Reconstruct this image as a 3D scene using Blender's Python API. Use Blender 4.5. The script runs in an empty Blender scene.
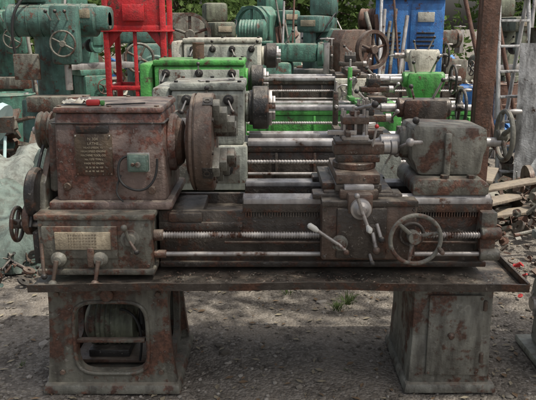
import bpy, bmesh, math, random
from mathutils import Vector, Matrix, noise
R = math.radians
random.seed(7)
scene = bpy.context.scene

# ---------------------------------------------------------------- materials
def nodes_of(mat):
    mat.use_nodes = True
    nt = mat.node_tree
    b = nt.nodes.get('Principled BSDF')
    return nt, b

def ramp(nt, src, p0, p1):
    r = nt.nodes.new('ShaderNodeMapRange'); r.clamp = True
    r.inputs[1].default_value = p0; r.inputs[2].default_value = p1
    nt.links.new(src, r.inputs[0])
    return r.outputs[0]

def mix(nt, fac, a, b):
    m = nt.nodes.new('ShaderNodeMix'); m.data_type = 'RGBA'
    for s, v in ((0, fac), (6, a), (7, b)):
        if isinstance(v, (int, float)): m.inputs[s].default_value = v
        elif isinstance(v, tuple): m.inputs[s].default_value = (*v[:3], 1)
        else: nt.links.new(v, m.inputs[s])
    return m.outputs[2]

def nz(nt, vec, scale, detail=3, rough=.6, stretch=None):
    n = nt.nodes.new('ShaderNodeTexNoise')
    n.inputs['Scale'].default_value = scale
    n.inputs['Detail'].default_value = detail
    n.inputs['Roughness'].default_value = rough
    if stretch:
        mp = nt.nodes.new('ShaderNodeMapping')
        mp.inputs['Scale'].default_value = stretch
        nt.links.new(vec, mp.inputs[0]); vec = mp.outputs[0]
    nt.links.new(vec, n.inputs['Vector'])
    return n.outputs[0]

def math_n(nt, op, a, b):
    m = nt.nodes.new('ShaderNodeMath'); m.operation = op; m.use_clamp = True
    for i, v in enumerate((a, b)):
        if isinstance(v, (int, float)): m.inputs[i].default_value = v
        else: nt.links.new(v, m.inputs[i])
    return m.outputs[0]

def worn(name, base, base2=None, rust=(.13,.062,.040), rust_amt=.45, rough=.6, metal=0.0,
         dust=.5, grime=.6, bump=.45, sc=1.0, dustcol=(.27,.24,.195), chips=.5):
    mat = bpy.data.materials.new(name)
    nt, b = nodes_of(mat)
    tc = nt.nodes.new('ShaderNodeTexCoord').outputs['Object']
    base2 = base2 or tuple(c*.65 for c in base)
    n_big = nz(nt, tc, 5*sc, 4, .65)
    n_mid = nz(nt, tc, 13*sc, 5, .72)
    n_fine = nz(nt, tc, 60*sc, 2, .6)
    n_str = nz(nt, tc, 9*sc, 3, .65, (1.7,1.7,.35))
    c = mix(nt, ramp(nt, n_big, .40, .60), base, base2)
    if chips > 0:
        k = ramp(nt, n_mid, .37, .33)
        c = mix(nt, math_n(nt,'MULTIPLY',k,chips), c, tuple(min(.6,x*1.5+.04) for x in base))
    if rust_amt > 0:
        s = nt.nodes.new('ShaderNodeMath'); s.operation='ADD'
        nt.links.new(n_big, s.inputs[0]); nt.links.new(n_mid, s.inputs[1])
        t = 1.18-rust_amt*.32
        r = ramp(nt, s.outputs[0], t, t+.10)
        rc = mix(nt, ramp(nt,n_fine,.35,.65), rust, tuple(x*.4 for x in rust))
        c = mix(nt, r, c, rc)
    g = math_n(nt, 'MULTIPLY', ramp(nt, n_str, .42, .68), grime)
    c = mix(nt, g, c, (.030,.024,.020))
    sp = math_n(nt, 'MULTIPLY', ramp(nt, n_fine, .66, .72), .4)
    c = mix(nt, sp, c, (.31,.28,.25))
    geo = nt.nodes.new('ShaderNodeNewGeometry')
    sx = nt.nodes.new('ShaderNodeSeparateXYZ'); nt.links.new(geo.outputs['Normal'], sx.inputs[0])
    d = math_n(nt, 'MULTIPLY', ramp(nt, sx.outputs[2], .45, .95), ramp(nt, n_mid, .35, .6))
    d = math_n(nt, 'MULTIPLY', d, dust)
    c = mix(nt, d, c, dustcol)
    nt.links.new(c, b.inputs['Base Color'])
    rr = nt.nodes.new('ShaderNodeMapRange')
    rr.inputs[1].default_value = .3; rr.inputs[2].default_value = .7
    rr.inputs[3].default_value = rough-.14; rr.inputs[4].default_value = min(1, rough+.22)
    nt.links.new(n_mid, rr.inputs[0])
    nt.links.new(rr.outputs[0], b.inputs['Roughness'])
    b.inputs['Metallic'].default_value = metal
    ad = nt.nodes.new('ShaderNodeMath'); ad.operation='MULTIPLY_ADD'
    nt.links.new(n_mid, ad.inputs[0]); ad.inputs[1].default_value = 2.2; nt.links.new(n_fine, ad.inputs[2])
    bp = nt.nodes.new('ShaderNodeBump'); bp.inputs['Strength'].default_value = bump
    bp.inputs['Distance'].default_value = .006
    nt.links.new(ad.outputs[0], bp.inputs['Height'])
    nt.links.new(bp.outputs[0], b.inputs['Normal'])
    return mat

HEAD = worn('headstock_paint', (.21,.155,.135), (.125,.095,.085), rust=(.17,.07,.05), rust_amt=.58, rough=.40, dust=.8, grime=.5)
GREY = worn('old_grey_paint', (.165,.16,.130), (.10,.096,.078), rust=(.15,.07,.045), rust_amt=.62, rough=.5, grime=.7)
GREYL = worn('light_grey_paint', (.235,.232,.195), (.155,.152,.128), rust=(.15,.075,.05), rust_amt=.50, rough=.52, grime=.7)
BED = worn('oily_cast_iron', (.085,.072,.061), (.05,.042,.036), rust_amt=.5, rough=.38, metal=.2, dust=.6)
SLIDE = worn('machined_slideway', (.46,.45,.45), (.30,.28,.27), rust_amt=.2, rough=.33, metal=.3, dust=.25, grime=.45, bump=.1)
BROWN = worn('brown_rusty_iron', (.145,.10,.076), (.09,.068,.053), rust=(.16,.082,.056), rust_amt=.62, rough=.45, metal=.12, dust=.6)
STEEL = worn('worn_steel', (.5,.48,.46), (.36,.33,.31), rust_amt=.2, rough=.33, metal=.5, dust=.1, grime=.4, bump=.1)
DARK = worn('black_iron', (.042,.04,.038), (.027,.026,.026), rust_amt=.15, rough=.42, metal=.2, dust=.5)
LIME = worn('bright_green_paint', (.09,.37,.075), (.055,.25,.055), rust_amt=.18, rough=.45, dust=.45, grime=.55)
CREAM = worn('cream_paint', (.60,.585,.50), (.46,.445,.37), rust_amt=.15, rough=.5, grime=.5)
WGREY = worn('pale_green_grey_paint', (.38,.40,.35), (.27,.29,.25), rust_amt=.2, rough=.5, grime=.6)
TEAL = worn('teal_paint', (.085,.185,.155), (.055,.12,.10), rust_amt=.25, rough=.5, dust=.55, grime=.6)
TEAL2 = worn('green_machine_paint', (.09,.23,.17), (.06,.15,.115), rust_amt=.22, rough=.5, dust=.55, grime=.6)
OLIVE = worn('olive_paint', (.17,.185,.13), (.11,.12,.085), rust_amt=.35, rough=.55, grime=.7)
REDP = worn('red_paint', (.58,.025,.03), (.42,.022,.028), rust_amt=.10, rough=.45, grime=.4, dust=.25)
BLUE = worn('blue_paint', (.045,.20,.50), (.035,.14,.38), rust_amt=.12, rough=.45, grime=.4, dust=.35)
RUST = worn('rust', (.165,.085,.06), (.10,.055,.04), rust=(.17,.085,.055), rust_amt=.6, rough=.8, dust=.4)
ALU = worn('aluminium', (.6,.6,.6), (.45,.45,.45), rust_amt=.1, rough=.4, metal=.3, dust=.2)
BRASS = worn('brass_plate', (.12,.09,.06), (.08,.058,.045), rust_amt=.25, rough=.4, metal=.4, dust=.1)
TAN = worn('tan_plate', (.38,.325,.235), (.28,.235,.165), rust_amt=.2, rough=.5, dust=.1, grime=.5)
SWG = worn('switch_green', (.12,.18,.15), (.09,.14,.12), rust_amt=.1, rough=.4, dust=.5, grime=.5)
SACK = worn('sack_cloth', (.15,.20,.175), (.10,.135,.118), rust_amt=0, rough=.9, grime=.7, bump=.5, dust=.15)
SACKW = worn('white_sack', (.26,.29,.26), (.19,.21,.19), rust_amt=0, rough=.9, grime=.7, bump=.5, dust=.2)
WOOD = worn('weathered_board', (.27,.22,.16), (.19,.155,.12), rust_amt=0, rough=.85, grime=.5, chips=.3)

def plain(name, col, rough=.5, metal=0, var=.3, sc=30):
    mat = bpy.data.materials.new(name); nt, b = nodes_of(mat)
    tc = nt.nodes.new('ShaderNodeTexCoord').outputs['Object']
    c = mix(nt, nz(nt, tc, sc, 2), col, tuple(x*(1-var) for x in col))
    nt.links.new(c, b.inputs['Base Color'])
    b.inputs['Roughness'].default_value = rough; b.inputs['Metallic'].default_value = metal
    return mat
RUBBER = plain('black_rubber', (.025,.025,.025), .6)
WHITEK = plain('white_plastic', (.65,.65,.6), .4)
REDK = plain('red_plastic', (.45,.03,.03), .4)
LETTER = plain('worn_lettering', (.36,.31,.23), .5)
SKY_BLUE = plain('pale_plastic', (.45,.6,.6), .4)

def leafmat(name, c1, c2):
    mat = bpy.data.materials.new(name); nt, b = nodes_of(mat)
    tc = nt.nodes.new('ShaderNodeNewGeometry').outputs['Position']
    c = mix(nt, ramp(nt, nz(nt, tc, 1.7, 2), .35, .65), c1, c2)
    df = nt.nodes.new('ShaderNodeBsdfDiffuse'); nt.links.new(c, df.inputs[0])
    tr = nt.nodes.new('ShaderNodeBsdfTranslucent')
    nt.links.new(c, tr.inputs[0])
    ms = nt.nodes.new('ShaderNodeMixShader'); ms.inputs[0].default_value = .35
    nt.links.new(df.outputs[0], ms.inputs[1]); nt.links.new(tr.outputs[0], ms.inputs[2])
    nt.links.new(ms.outputs[0], nt.nodes['Material Output'].inputs[0])
    return mat
LEAF = leafmat('leaf', (.06,.10,.03), (.11,.16,.055))
GRASSM = leafmat('weed_leaf', (.08,.12,.045), (.12,.16,.07))
BARK = plain('bark', (.13,.1,.075), .9, var=.6, sc=9)

# ---------------------------------------------------------------- mesh helpers
def empty(name, loc=(0,0,0), rotz=0):
    e = bpy.data.objects.new(name, None)
    e.location = loc; e.rotation_euler = (0,0,rotz); e.empty_display_size = .1
    scene.collection.objects.link(e); return e

def finish(bm, name, mat, parent, ang=25):
    bmesh.ops.recalc_face_normals(bm, faces=bm.faces)
    for f in bm.faces: f.smooth = True
    for e in bm.edges:
        if len(e.link_faces) == 2 and e.calc_face_angle(0) > R(ang): e.smooth = False
    me = bpy.data.meshes.new(name); bm.to_mesh(me); bm.free()
    if isinstance(mat, (list, tuple)):
        for m in mat: me.materials.append(m)
    else: me.materials.append(mat)
    o = bpy.data.objects.new(name, me); scene.collection.objects.link(o)
    if parent: o.parent = parent
    return o

def box(P, name, x0,x1,y0,y1,z0,z1, mat, b=.008, tx=0, ty=0, rot=None):
    bm = bmesh.new()
    v = [bm.verts.new(p) for p in ((x0,y0,z0),(x1,y0,z0),(x1,y1,z0),(x0,y1,z0),
        (x0+tx,y0+ty,z1),(x1-tx,y0+ty,z1),(x1-tx,y1-ty,z1),(x0+tx,y1-ty,z1))]
    for f in ((0,3,2,1),(4,5,6,7),(0,1,5,4),(1,2,6,5),(2,3,7,6),(3,0,4,7)):
        bm.faces.new([v[i] for i in f])
    b = min(b, .45*min(abs(x1-x0),abs(y1-y0),abs(z1-z0)))
    if b > 0: bmesh.ops.bevel(bm, geom=list(bm.edges), offset=b, segments=2, profile=.5, affect='EDGES')
    if rot:
        c = Vector(((x0+x1)/2,(y0+y1)/2,(z0+z1)/2))
        bmesh.ops.rotate(bm, verts=bm.verts, cent=c, matrix=Matrix.Rotation(rot[1],3,rot[0]))
    return finish(bm, name, mat, P)

def rev_bm(bm, o, axis, prof, seg=28, closed=False):
    axis = Vector(axis).normalized(); o = Vector(o)
    u = axis.orthogonal().normalized(); w = axis.cross(u)
    rings = []
    for a, r in prof:
        if r <= 1e-6: rings.append([bm.verts.new(o+axis*a)])
        else:
            rings.append([bm.verts.new(o+axis*a+(u*math.cos(2*math.pi*i/seg)+w*math.sin(2*math.pi*i/seg))*r) for i in range(seg)])
    pairs = list(zip(rings, rings[1:]))
    if closed: pairs.append((rings[-1], rings[0]))
    for A, B in pairs:
        for i in range(seg):
            j = (i+1) % seg
            a = [A[0]] if len(A)==1 else [A[i],A[j]]
            c = [B[0]] if len(B)==1 else [B[j],B[i]]
            if len(a)+len(c) >= 3: bm.faces.new(a+c)

def rev(P, name, o, axis, prof, mat, seg=28, closed=False):
    bm = bmesh.new(); rev_bm(bm, o, axis, prof, seg, closed)
    return finish(bm, name, mat, P)

def cylp(L, r, b=.003, r2=None):
    r2 = r if r2 is None else r2
    b = min(b, L*.3, r*.4)
    return [(0,0),(0,r-b),(b,r),(L-b,r2),(L,r2-b),(L,0)]

def cyl(P, name, p0, p1, r, mat, b=.003, seg=24, r2=None):
    p0, p1 = Vector(p0), Vector(p1)
    return rev(P, name, p0, p1-p0, cylp((p1-p0).length, r, b, r2), mat, seg)

def ball(P, name, c, r, mat, seg=16):
    n = 8
    prof = [(-r*math.cos(math.pi*i/n), r*math.sin(math.pi*i/n) if 0<i<n else 0) for i in range(n+1)]
    return rev(P, name, c, (0,0,1), prof, mat, seg)

def ring(P, name, c, axis, R0, r, mat, seg=40):
    prof = [(r*math.sin(2*math.pi*i/10), R0+r*math.cos(2*math.pi*i/10)) for i in range(10)]
    return rev(P, name, c, axis, prof, mat, seg, closed=True)

def tube(P, name, pts, r, mat, smooth=True):
    cu = bpy.data.curves.new(name, 'CURVE'); cu.dimensions = '3D'
    sp = cu.splines.new('NURBS' if smooth else 'POLY')
    sp.points.add(len(pts)-1)
    for i, p in enumerate(pts): sp.points[i].co = (*p, 1)
    if smooth: sp.order_u = 3; sp.use_endpoint_u = True
    cu.bevel_depth = r; cu.bevel_resolution = 2; cu.resolution_u = 6; cu.use_fill_caps = True
    t = bpy.data.objects.new('tmp', cu); scene.collection.objects.link(t)
    me = bpy.data.meshes.new_from_object(t)
    bpy.data.objects.remove(t)
    me.materials.clear(); me.materials.append(mat); me.name = name
    for p in me.polygons: p.use_smooth = True
    o = bpy.data.objects.new(name, me); scene.collection.objects.link(o)
    if P: o.parent = P
    return o

def prism(P, name, pts, axis, a0, a1, mat, b=.005):
    bm = bmesh.new()
    def mk(p, a):
        return {'x':(a,p[0],p[1]),'y':(p[0],a,p[1]),'z':(p[0],p[1],a)}[axis]
    A = [bm.verts.new(mk(p,a0)) for p in pts]; B = [bm.verts.new(mk(p,a1)) for p in pts]
    bm.faces.new(A); bm.faces.new(B[::-1])
    for i in range(len(pts)):
        j = (i+1)%len(pts); bm.faces.new((A[i],A[j],B[j],B[i]))
    if b: bmesh.ops.bevel(bm, geom=list(bm.edges), offset=b, segments=2, profile=.5, affect='EDGES')
    return finish(bm, name, mat, P)

def holed(P, name, x0,x1,z0,z1, hx0,hx1,hz0,hz1, y0,y1, mat, taper=0, e=5, axis='y'):
    N = 64; bm = bmesh.new()
    cx, cz = (hx0+hx1)/2, (hz0+hz1)/2
    outer=[]; inner=[]
    corners=[math.atan2(z-cz,x-cx)%(2*math.pi) for x in (x0,x1) for z in (z0,z1)]
    angs=[2*math.pi*i/N for i in range(N)]
    for c in corners:
        k=min(range(N),key=lambda i:abs(angs[i]-c)); angs[k]=c
    for a in angs:
        ca,sa=math.cos(a),math.sin(a)
        ts=[]
        if ca>1e-9: ts.append((x1-cx)/ca)
        if ca<-1e-9: ts.append((x0-cx)/ca)
        if sa>1e-9: ts.append((z1-cz)/sa)
        if sa<-1e-9: ts.append((z0-cz)/sa)
        t=min(ts); ox,oz=cx+ca*t,cz+sa*t
        f=(z1-oz)/(z1-z0); s=1 if ox>(x0+x1)/2 else -1
        ox+= s*taper*f*f if abs(ox-(x0+x1)/2)>.4*(x1-x0) else 0
        outer.append((ox,oz))
        rx,rz=(hx1-hx0)/2,(hz1-hz0)/2
        q=(abs(ca/rx)**e+abs(sa/rz)**e)**(-1/e)
        inner.append((cx+ca*q,cz+sa*q))
    def mk(p,y): return (p[0],y,p[1]) if axis=='y' else (y,p[0],p[1])
    O0=[bm.verts.new(mk(p,y0)) for p in outer]; O1=[bm.verts.new(mk(p,y1)) for p in outer]
    I0=[bm.verts.new(mk(p,y0)) for p in inner]; I1=[bm.verts.new(mk(p,y1)) for p in inner]
    for i in range(N):
        j=(i+1)%N
        bm.faces.new((O0[i],O0[j],I0[j],I0[i])); bm.faces.new((O1[j],O1[i],I1[i],I1[j]))
        bm.faces.new((O0[j],O0[i],O1[i],O1[j])); bm.faces.new((I0[i],I0[j],I1[j],I1[i]))
    return finish(bm,name,mat,P,30)

def wheel(P, name, c, axis, R0, r, mat, spokes=3, hub=.025, dish=.02, handle=None, hmat=None, ph=.3):
    c = Vector(c); axis = Vector(axis).normalized()
    bm = bmesh.new()
    prof = [(r*math.sin(2*math.pi*i/10), R0+r*math.cos(2*math.pi*i/10)) for i in range(10)]
    rev_bm(bm, c, axis, prof, 44, True)
    rev_bm(bm, c-axis*(dish+.03), axis, cylp(.05, hub), 20)
    u = axis.orthogonal().normalized(); w = axis.cross(u)
    for k in range(spokes):
        a = ph+2*math.pi*k/spokes; d = u*math.cos(a)+w*math.sin(a)
        p0 = c-axis*dish+d*hub*.8; p1 = c+d*R0
        rev_bm(bm, p0, p1-p0, cylp((p1-p0).length, r*1.05, .001, r*.8), 10)
    o = finish(bm, name, mat, P)
    if handle:
        a = handle; d = u*math.cos(a)+w*math.sin(a); q = c+d*R0
        rev(P, name+'_grip', q, axis, [(0,0),(0,.006),(.01,.008),(.04,.012),(.07,.009),(.075,0)], hmat or STEEL, 12)
    return o

def lever(P, name, p0, p1, mat=STEEL, kmat=DARK, r=.006, kr=.015, r2=None):
    cyl(P, name, p0, p1, r, mat, .001, 12, r2)
    ball(P, name+'_knob', p1, kr, kmat, 14)

def bolts(P, name, pts, axis, r, mat=DARK, h=.008):
    bm = bmesh.new()
    for p in pts: rev_bm(bm, p, axis, cylp(h, r, .001), 6)
    return finish(bm, name, mat, P)

def text(P, name, s, loc, size, mat, rot=(R(90),0,0)):
    cu = bpy.data.curves.new(name, 'FONT'); cu.body = s; cu.size = size; cu.extrude = .0006
    cu.align_x = 'CENTER'
    t = bpy.data.objects.new('tmp', cu); scene.collection.objects.link(t)
    me = bpy.data.meshes.new_from_object(t); bpy.data.objects.remove(t)
    me.materials.clear(); me.materials.append(mat)
    o = bpy.data.objects.new(name, me); o.location = loc; o.rotation_euler = rot
    scene.collection.objects.link(o); o.parent = P
    return o

def screw(P, name, x0, x1, y, z, r, mat, pitch=.012):
    prof=[(0,0),(0,r*.8)]; n=int((x1-x0)/pitch)
    for i in range(n):
        a=i*pitch; prof += [(a+pitch*.1,r*.78),(a+pitch*.35,r),(a+pitch*.65,r),(a+pitch*.9,r*.78)]
    prof += [(x1-x0,r*.8),(x1-x0,0)]
    return rev(P, name, (x0,y,z), (1,0,0), prof, mat, 16)

def jaws(P, cx, cy, cz, steps, n, a0, w, mat):
    for k in range(n):
        a=a0+k*2*math.pi/n; d=Vector((0,math.cos(a),math.sin(a))); t=Vector((0,-d.z,d.y))
        bm=bmesh.new()
        for (x0,x1,r0,r1) in steps:
            q=[]
            for xx in (x0,x1):
                for rr in (r0,r1):
                    for s in (-w,w): q.append(bm.verts.new(Vector((cx+xx,cy,cz))+d*rr+t*s))
            for f in ((0,1,3,2),(4,6,7,5),(0,4,5,1),(2,3,7,6),(0,2,6,4),(1,5,7,3)): bm.faces.new([q[i] for i in f])
        bmesh.ops.bevel(bm, geom=list(bm.edges), offset=.0025, segments=2, profile=.5, affect='EDGES')
        finish(bm,'chuck_jaw_%d'%k,mat,P)

# ---------------------------------------------------------------- foreground lathe
def main_lathe():
    P = empty('metal_lathe', (0,0,0))
    AX, AZ = 3.17, 1.135
    box(P,'headstock_case',-.955,-.455,2.95,3.42,.90,1.300,HEAD,.020,.012,.012)
    box(P,'headstock_lid',-.948,-.462,2.950,3.43,1.298,1.325,HEAD,.010,.006,.006)
    box(P,'headstock_foot',-.985,-.43,2.925,3.44,.865,.905,HEAD,.012)
    box(P,'case_seam',-.955,-.455,2.953,3.43,1.250,1.256,DARK,.002)
    cyl(P,'front_bearing_boss',(-.47,AX,AZ),(-.425,AX,AZ),.135,HEAD,.012,40)
    rev(P,'spindle_flange',(-.43,AX,AZ),(1,0,0),[(0,0),(0,.11),(.012,.115),(.03,.10),(.04,.07),(.07,.065),(.07,0)],BROWN,36)
    bolts(P,'case_bolts',[(x,2.938,z) for x in (-.93,-.48) for z in (.885,)],(0,1,0),.012,h=.01)
    bolts(P,'lid_bolts',[(x,y,1.323) for x in (-.92,-.7,-.49) for y in (2.975,3.40)],(0,0,1),.012,BROWN)
    cyl(P,'oil_plug',(-.52,2.96,.955),(-.52,2.93,.955),.018,BROWN,seg=8)
    cyl(P,'oil_sight',(-.90,2.96,.97),(-.90,2.938,.97),.018,BRASS)
    box(P,'name_plate',-.856,-.69,2.944,2.955,1.02,1.208,BRASS,.002)
    for i,(s,z,q) in enumerate((('N 304',1.180,.018),('LATHE',1.160,.017),('HEAD SPEEDS  12',1.144,.011),('HIGH SPEED ENGINE',1.127,.012),('MACHINE TOOL CO.',1.109,.012),('No. 1275  TYPE L',1.091,.011),('MADE TO ORDER',1.073,.011),('20  36  58  96  150',1.055,.010),('33  60  98  160  250',1.038,.010))):
        text(P,'plate_text_%d'%i,s,(-.773,2.9425,z),q,LETTER)
    bolts(P,'plate_rivets',[(x,2.940,z) for x in (-.848,-.698) for z in (1.028,1.2)],(0,1,0),.004,STEEL,.005)
    box(P,'chart_plate',-.845,-.70,2.945,2.955,1.214,1.243,DARK,.002)
    box(P,'switch_box',-.618,-.525,2.895,2.95,1.045,1.125,SWG,.01)
    box(P,'switch_cover',-.609,-.534,2.888,2.897,1.053,1.117,SWG,.004)
    cyl(P,'switch_button',(-.567,2.889,1.083),(-.567,2.872,1.083),.012,GREYL)
    cyl(P,'switch_button_b',(-.59,2.889,1.083),(-.59,2.878,1.083),.008,BROWN)
    box(P,'switch_rim',-.621,-.522,2.925,2.932,1.042,1.128,STEEL,.002)
    tube(P,'switch_cable',[(-.60,2.93,1.115),(-.64,2.92,1.115),(-.662,2.91,1.07),(-.655,2.90,1.0),(-.60,2.895,.965),(-.54,2.90,.965),(-.50,2.915,1.01),(-.49,2.93,1.07),(-.49,2.93,1.1)],.0055,RUBBER)
    tube(P,'cable_tail',[(-.65,2.915,1.03),(-.675,2.90,.97),(-.66,2.89,.93),(-.64,2.89,.915)],.004,RUBBER)
    tube(P,'lid_wire',[(-.72,3.02,1.328),(-.70,3.0,1.332),(-.66,3.05,1.328),(-.60,3.02,1.333),(-.56,3.08,1.329)],.0035,RUBBER)
    box(P,'gear_guard_back',-1.0,-.958,3.0,3.36,.93,1.26,GREY,.02,.0,.04)
    rev(P,'upper_pulley',(-1.075,3.17,1.19),(1,0,0),[(0,0),(0,.085),(.008,.09),(.02,.075),(.032,.09),(.045,.075),(.057,.09),(.065,.085),(.065,0)],GREY,32)
    cyl(P,'pulley_shaft',(-1.11,3.17,1.19),(-.95,3.17,1.19),.018,STEEL)
    rev(P,'change_gear_guard',(-1.075,2.98,.93),(1,0,0),[(0,0),(0,.11),(.01,.12),(.035,.12),(.045,.11),(.045,0)],DARK,40)
    rev(P,'change_gear',(-1.10,2.96,.82),(1,0,0),[(0,0),(0,.07),(.006,.076),(.03,.076),(.034,.07),(.034,0)],BROWN,36)
    wheel(P,'belt_wheel',(-1.135,2.93,.80),(1,0,0),.075,.009,BED,4,.022,.0)
    cyl(P,'gear_shaft',(-1.15,2.93,.80),(-1.02,2.93,.80),.014,STEEL)
    prism(P,'gear_bracket',[(2.9,.72),(3.05,.70),(3.22,1.05),(3.12,1.12),(2.97,.98)],'x',-1.035,-1.005,GREY,.006)
    tube(P,'drive_belt',[(-1.045,3.10,1.13),(-1.05,3.0,1.03),(-1.055,2.93,.9),(-1.06,2.88,.8)],.008,RUBBER)
    # quick change gear box
    box(P,'gearbox_top',-1.03,-.50,2.84,3.40,.842,.868,GREY,.006)
    box(P,'gearbox_case',-1.02,-.515,2.85,3.38,.61,.845,GREY,.012)
    box(P,'gearbox_lower_lip',-1.03,-.505,2.835,3.38,.588,.615,GREY,.008)
    box(P,'gearbox_door',-1.0,-.665,2.838,2.852,.665,.815,GREY,.006)
    box(P,'index_plate',-.94,-.695,2.831,2.840,.71,.79,TAN,.002)
    FADED=plain('faded_ink',(.20,.16,.11),.6)
    for i in range(5):
        text(P,'index_text_%d'%i,'8  9 10 11 12 13 14 16 18 20',(-.818,2.8303,.775-.014*i),.0105,FADED)
    rev(P,'selector_hub',(-.61,2.852,.755),(0,-1,0),[(0,0),(0,.042),(.012,.042),(.016,.03),(.03,.026),(.034,0)],GREYL,24)
    lever(P,'selector_handle',(-.61,2.825,.755),(-.625,2.80,.82),GREYL,GREYL,.008,.015)
    lever(P,'selector_handle_b',(-.61,2.825,.755),(-.575,2.80,.71),BROWN,DARK,.007,.012)
    for k,x in enumerate((-.93,-.745)):
        rev(P,'shift_boss_%d'%k,(x,2.85,.665),(0,-1,0),[(0,0),(0,.036),(.02,.034),(.035,.022),(.045,.02),(.045,0)],GREYL,24)
        cyl(P,'shift_lever_%d'%k,(x,2.80,.67),(x-.012,2.775,.585),.011,BROWN,.001,12,.008)
        ball(P,'shift_knob_%d'%k,(x-.014,2.770,.570),.021,BROWN if k else GREYL)
    box(P,'shift_pawl',-.80,-.77,2.82,2.852,.63,.72,BROWN,.006)
    lever(P,'long_lever',(-1.0,2.83,.74),(-.985,2.79,.60),BROWN,DARK,.008,.014)
    box(P,'gearbox_side_bracket',-1.05,-1.02,2.87,3.0,.63,.78,DARK,.006)
    bolts(P,'gearbox_bolts',[(x,2.845,z) for x in (-1.005,-.535) for z in (.63,.82)]+[(-.66,2.845,.64)],(0,1,0),.009,BROWN)
    # bed
    Zb=.92
    prism(P,'bed_front_way',[(2.945,Zb-.07),(3.03,Zb-.07),(3.03,Zb-.012),(3.005,Zb-.012),(2.985,Zb+.006),(2.965,Zb-.012),(2.945,Zb-.012)],'x',-.115,1.015,BED,.002)
    box(P,'front_way_top',-.11,1.01,2.943,2.962,Zb-.030,Zb-.006,SLIDE,.001)
    prism(P,'front_vee',[(2.963,Zb-.011),(3.007,Zb-.011),(2.985,Zb+.010)],'x',-.112,1.012,SLIDE,.001)
    box(P,'front_flat',-.11,1.01,3.008,3.034,Zb-.03,Zb-.005,SLIDE,.001)
    prism(P,'bed_back_way',[(3.27,Zb-.07),(3.36,Zb-.07),(3.36,Zb-.012),(3.27,Zb-.012)],'x',-.115,1.015,BED,.002)
    box(P,'back_flat',-.11,1.01,3.266,3.355,Zb-.025,Zb-.004,SLIDE,.001)
    box(P,'bed_front_web',-.50,1.005,2.965,2.995,.60,.852,BED,.004)
    box(P,'bed_back_web',-.50,1.005,3.30,3.33,.60,.852,BED,.004)
    box(P,'bed_sole',-.50,1.01,2.95,3.36,.585,.612,BED,.005)
    box(P,'gap_floor',-.50,-.115,2.955,3.35,.76,.80,BED,.006)
    box(P,'gap_step',-.455,-.30,2.95,3.35,.80,.845,BED,.008)
    for i,x in enumerate((-.09,.2,.5,.8,.97)): box(P,'bed_rib_%d'%i,x,x+.03,2.995,3.30,.62,.85,BED,.004)
    bm=bmesh.new()
    x=-.1
    while x<.99:
        r=bmesh.ops.create_cube(bm,size=1)
        bmesh.ops.scale(bm,verts=r['verts'],vec=(.006,.016,.022)); bmesh.ops.translate(bm,verts=r['verts'],vec=(x,2.957,.838))
        x+=.012
    finish(bm,'rack_teeth',BED,P)
    box(P,'bed_end_cap',.955,1.03,2.90,3.36,.655,.862,GREY,.012)
    for z in (.765,.665): cyl(P,'rod_bearing',(.955,2.90,z),(1.045,2.90,z),.028,GREY,.004)
    screw(P,'leadscrew',-.51,.97,2.90,.757,.0155,STEEL)
    cyl(P,'leadscrew_collar',(-.515,2.90,.757),(-.47,2.90,.757),.026,BROWN)
    cyl(P,'feed_rod',(-.52,2.90,.668),(.97,2.90,.668),.011,STEEL)
    cyl(P,'feed_rod_collar',(-.515,2.90,.668),(-.46,2.90,.668),.019,BROWN)
    cyl(P,'switch_rod',(-.2,2.94,.71),(.96,2.94,.71),.006,BROWN)
    # four-jaw chuck: back plate, body with jaw slots, reversible stepped jaws
    rev(P,'chuck_body',(-.375,AX,AZ),(1,0,0),[(0,0),(0,.155),(.01,.165),(.018,.215),(.024,.228),(.036,.229),(.038,.221),(.044,.221),(.046,.231),(.116,.231),(.124,.223),(.124,.06),(.10,.05),(.10,0)],BROWN,64)
    for k in range(4):
        a=R(28)+k*math.pi/2; d=Vector((0,math.cos(a),math.sin(a)))
        bm=bmesh.new(); t=Vector((0,-d.z,d.y)); q=[]
        for xx in (-.295,-.2495):
            for rr in (.06,.2325):
                for s in (-.03,.03): q.append(bm.verts.new(Vector((xx,AX,AZ))+d*rr+t*s))
        for f in ((0,1,3,2),(4,6,7,5),(0,4,5,1),(2,3,7,6),(0,2,6,4),(1,5,7,3)): bm.faces.new([q[i] for i in f])
        finish(bm,'jaw_slot_%d'%k,DARK,P)
    jaws(P,-.25,AX,AZ,((-.002,.030,.075,.225),(.0295,.062,.075,.185),(.0615,.096,.075,.135)),4,R(28),.026,GREYL)
    bm=bmesh.new()
    for k in range(4):
        a=R(28)+k*math.pi/2; d=Vector((0,math.cos(a),math.sin(a)))
        rev_bm(bm,Vector((-.275,AX,AZ))+d*.222,d,[(0,0),(0,.016),(.014,.016),(.014,.010),(.008,.010),(.008,0)],16)
    for k in range(8):
        a=R(50)+k*math.pi/4; rev_bm(bm,Vector((-.256,AX,AZ))+Vector((0,math.cos(a),math.sin(a)))*.195,(1,0,0),cylp(.013,.010,.001),8)
    finish(bm,'chuck_screws',BED,P)
    # carriage
    box(P,'saddle',.25,.56,2.925,3.37,.925,.955,BED,.006)
    box(P,'saddle_wing_front',.20,.60,2.915,3.02,.918,.944,BED,.006)
    box(P,'saddle_wing_back',.22,.58,3.27,3.37,.918,.944,BED,.006)
    box(P,'saddle_bridge',.315,.485,2.865,3.40,.93,.972,BROWN,.007)
    box(P,'cross_slide_dovetail',.335,.465,2.87,3.38,.972,.992,SLIDE,.003)
    box(P,'cross_slide',.30,.495,2.90,3.30,.992,1.035,BROWN,.006)
    box(P,'cross_slide_gib',.297,.503,2.90,3.30,.958,.99,BED,.004)
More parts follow.
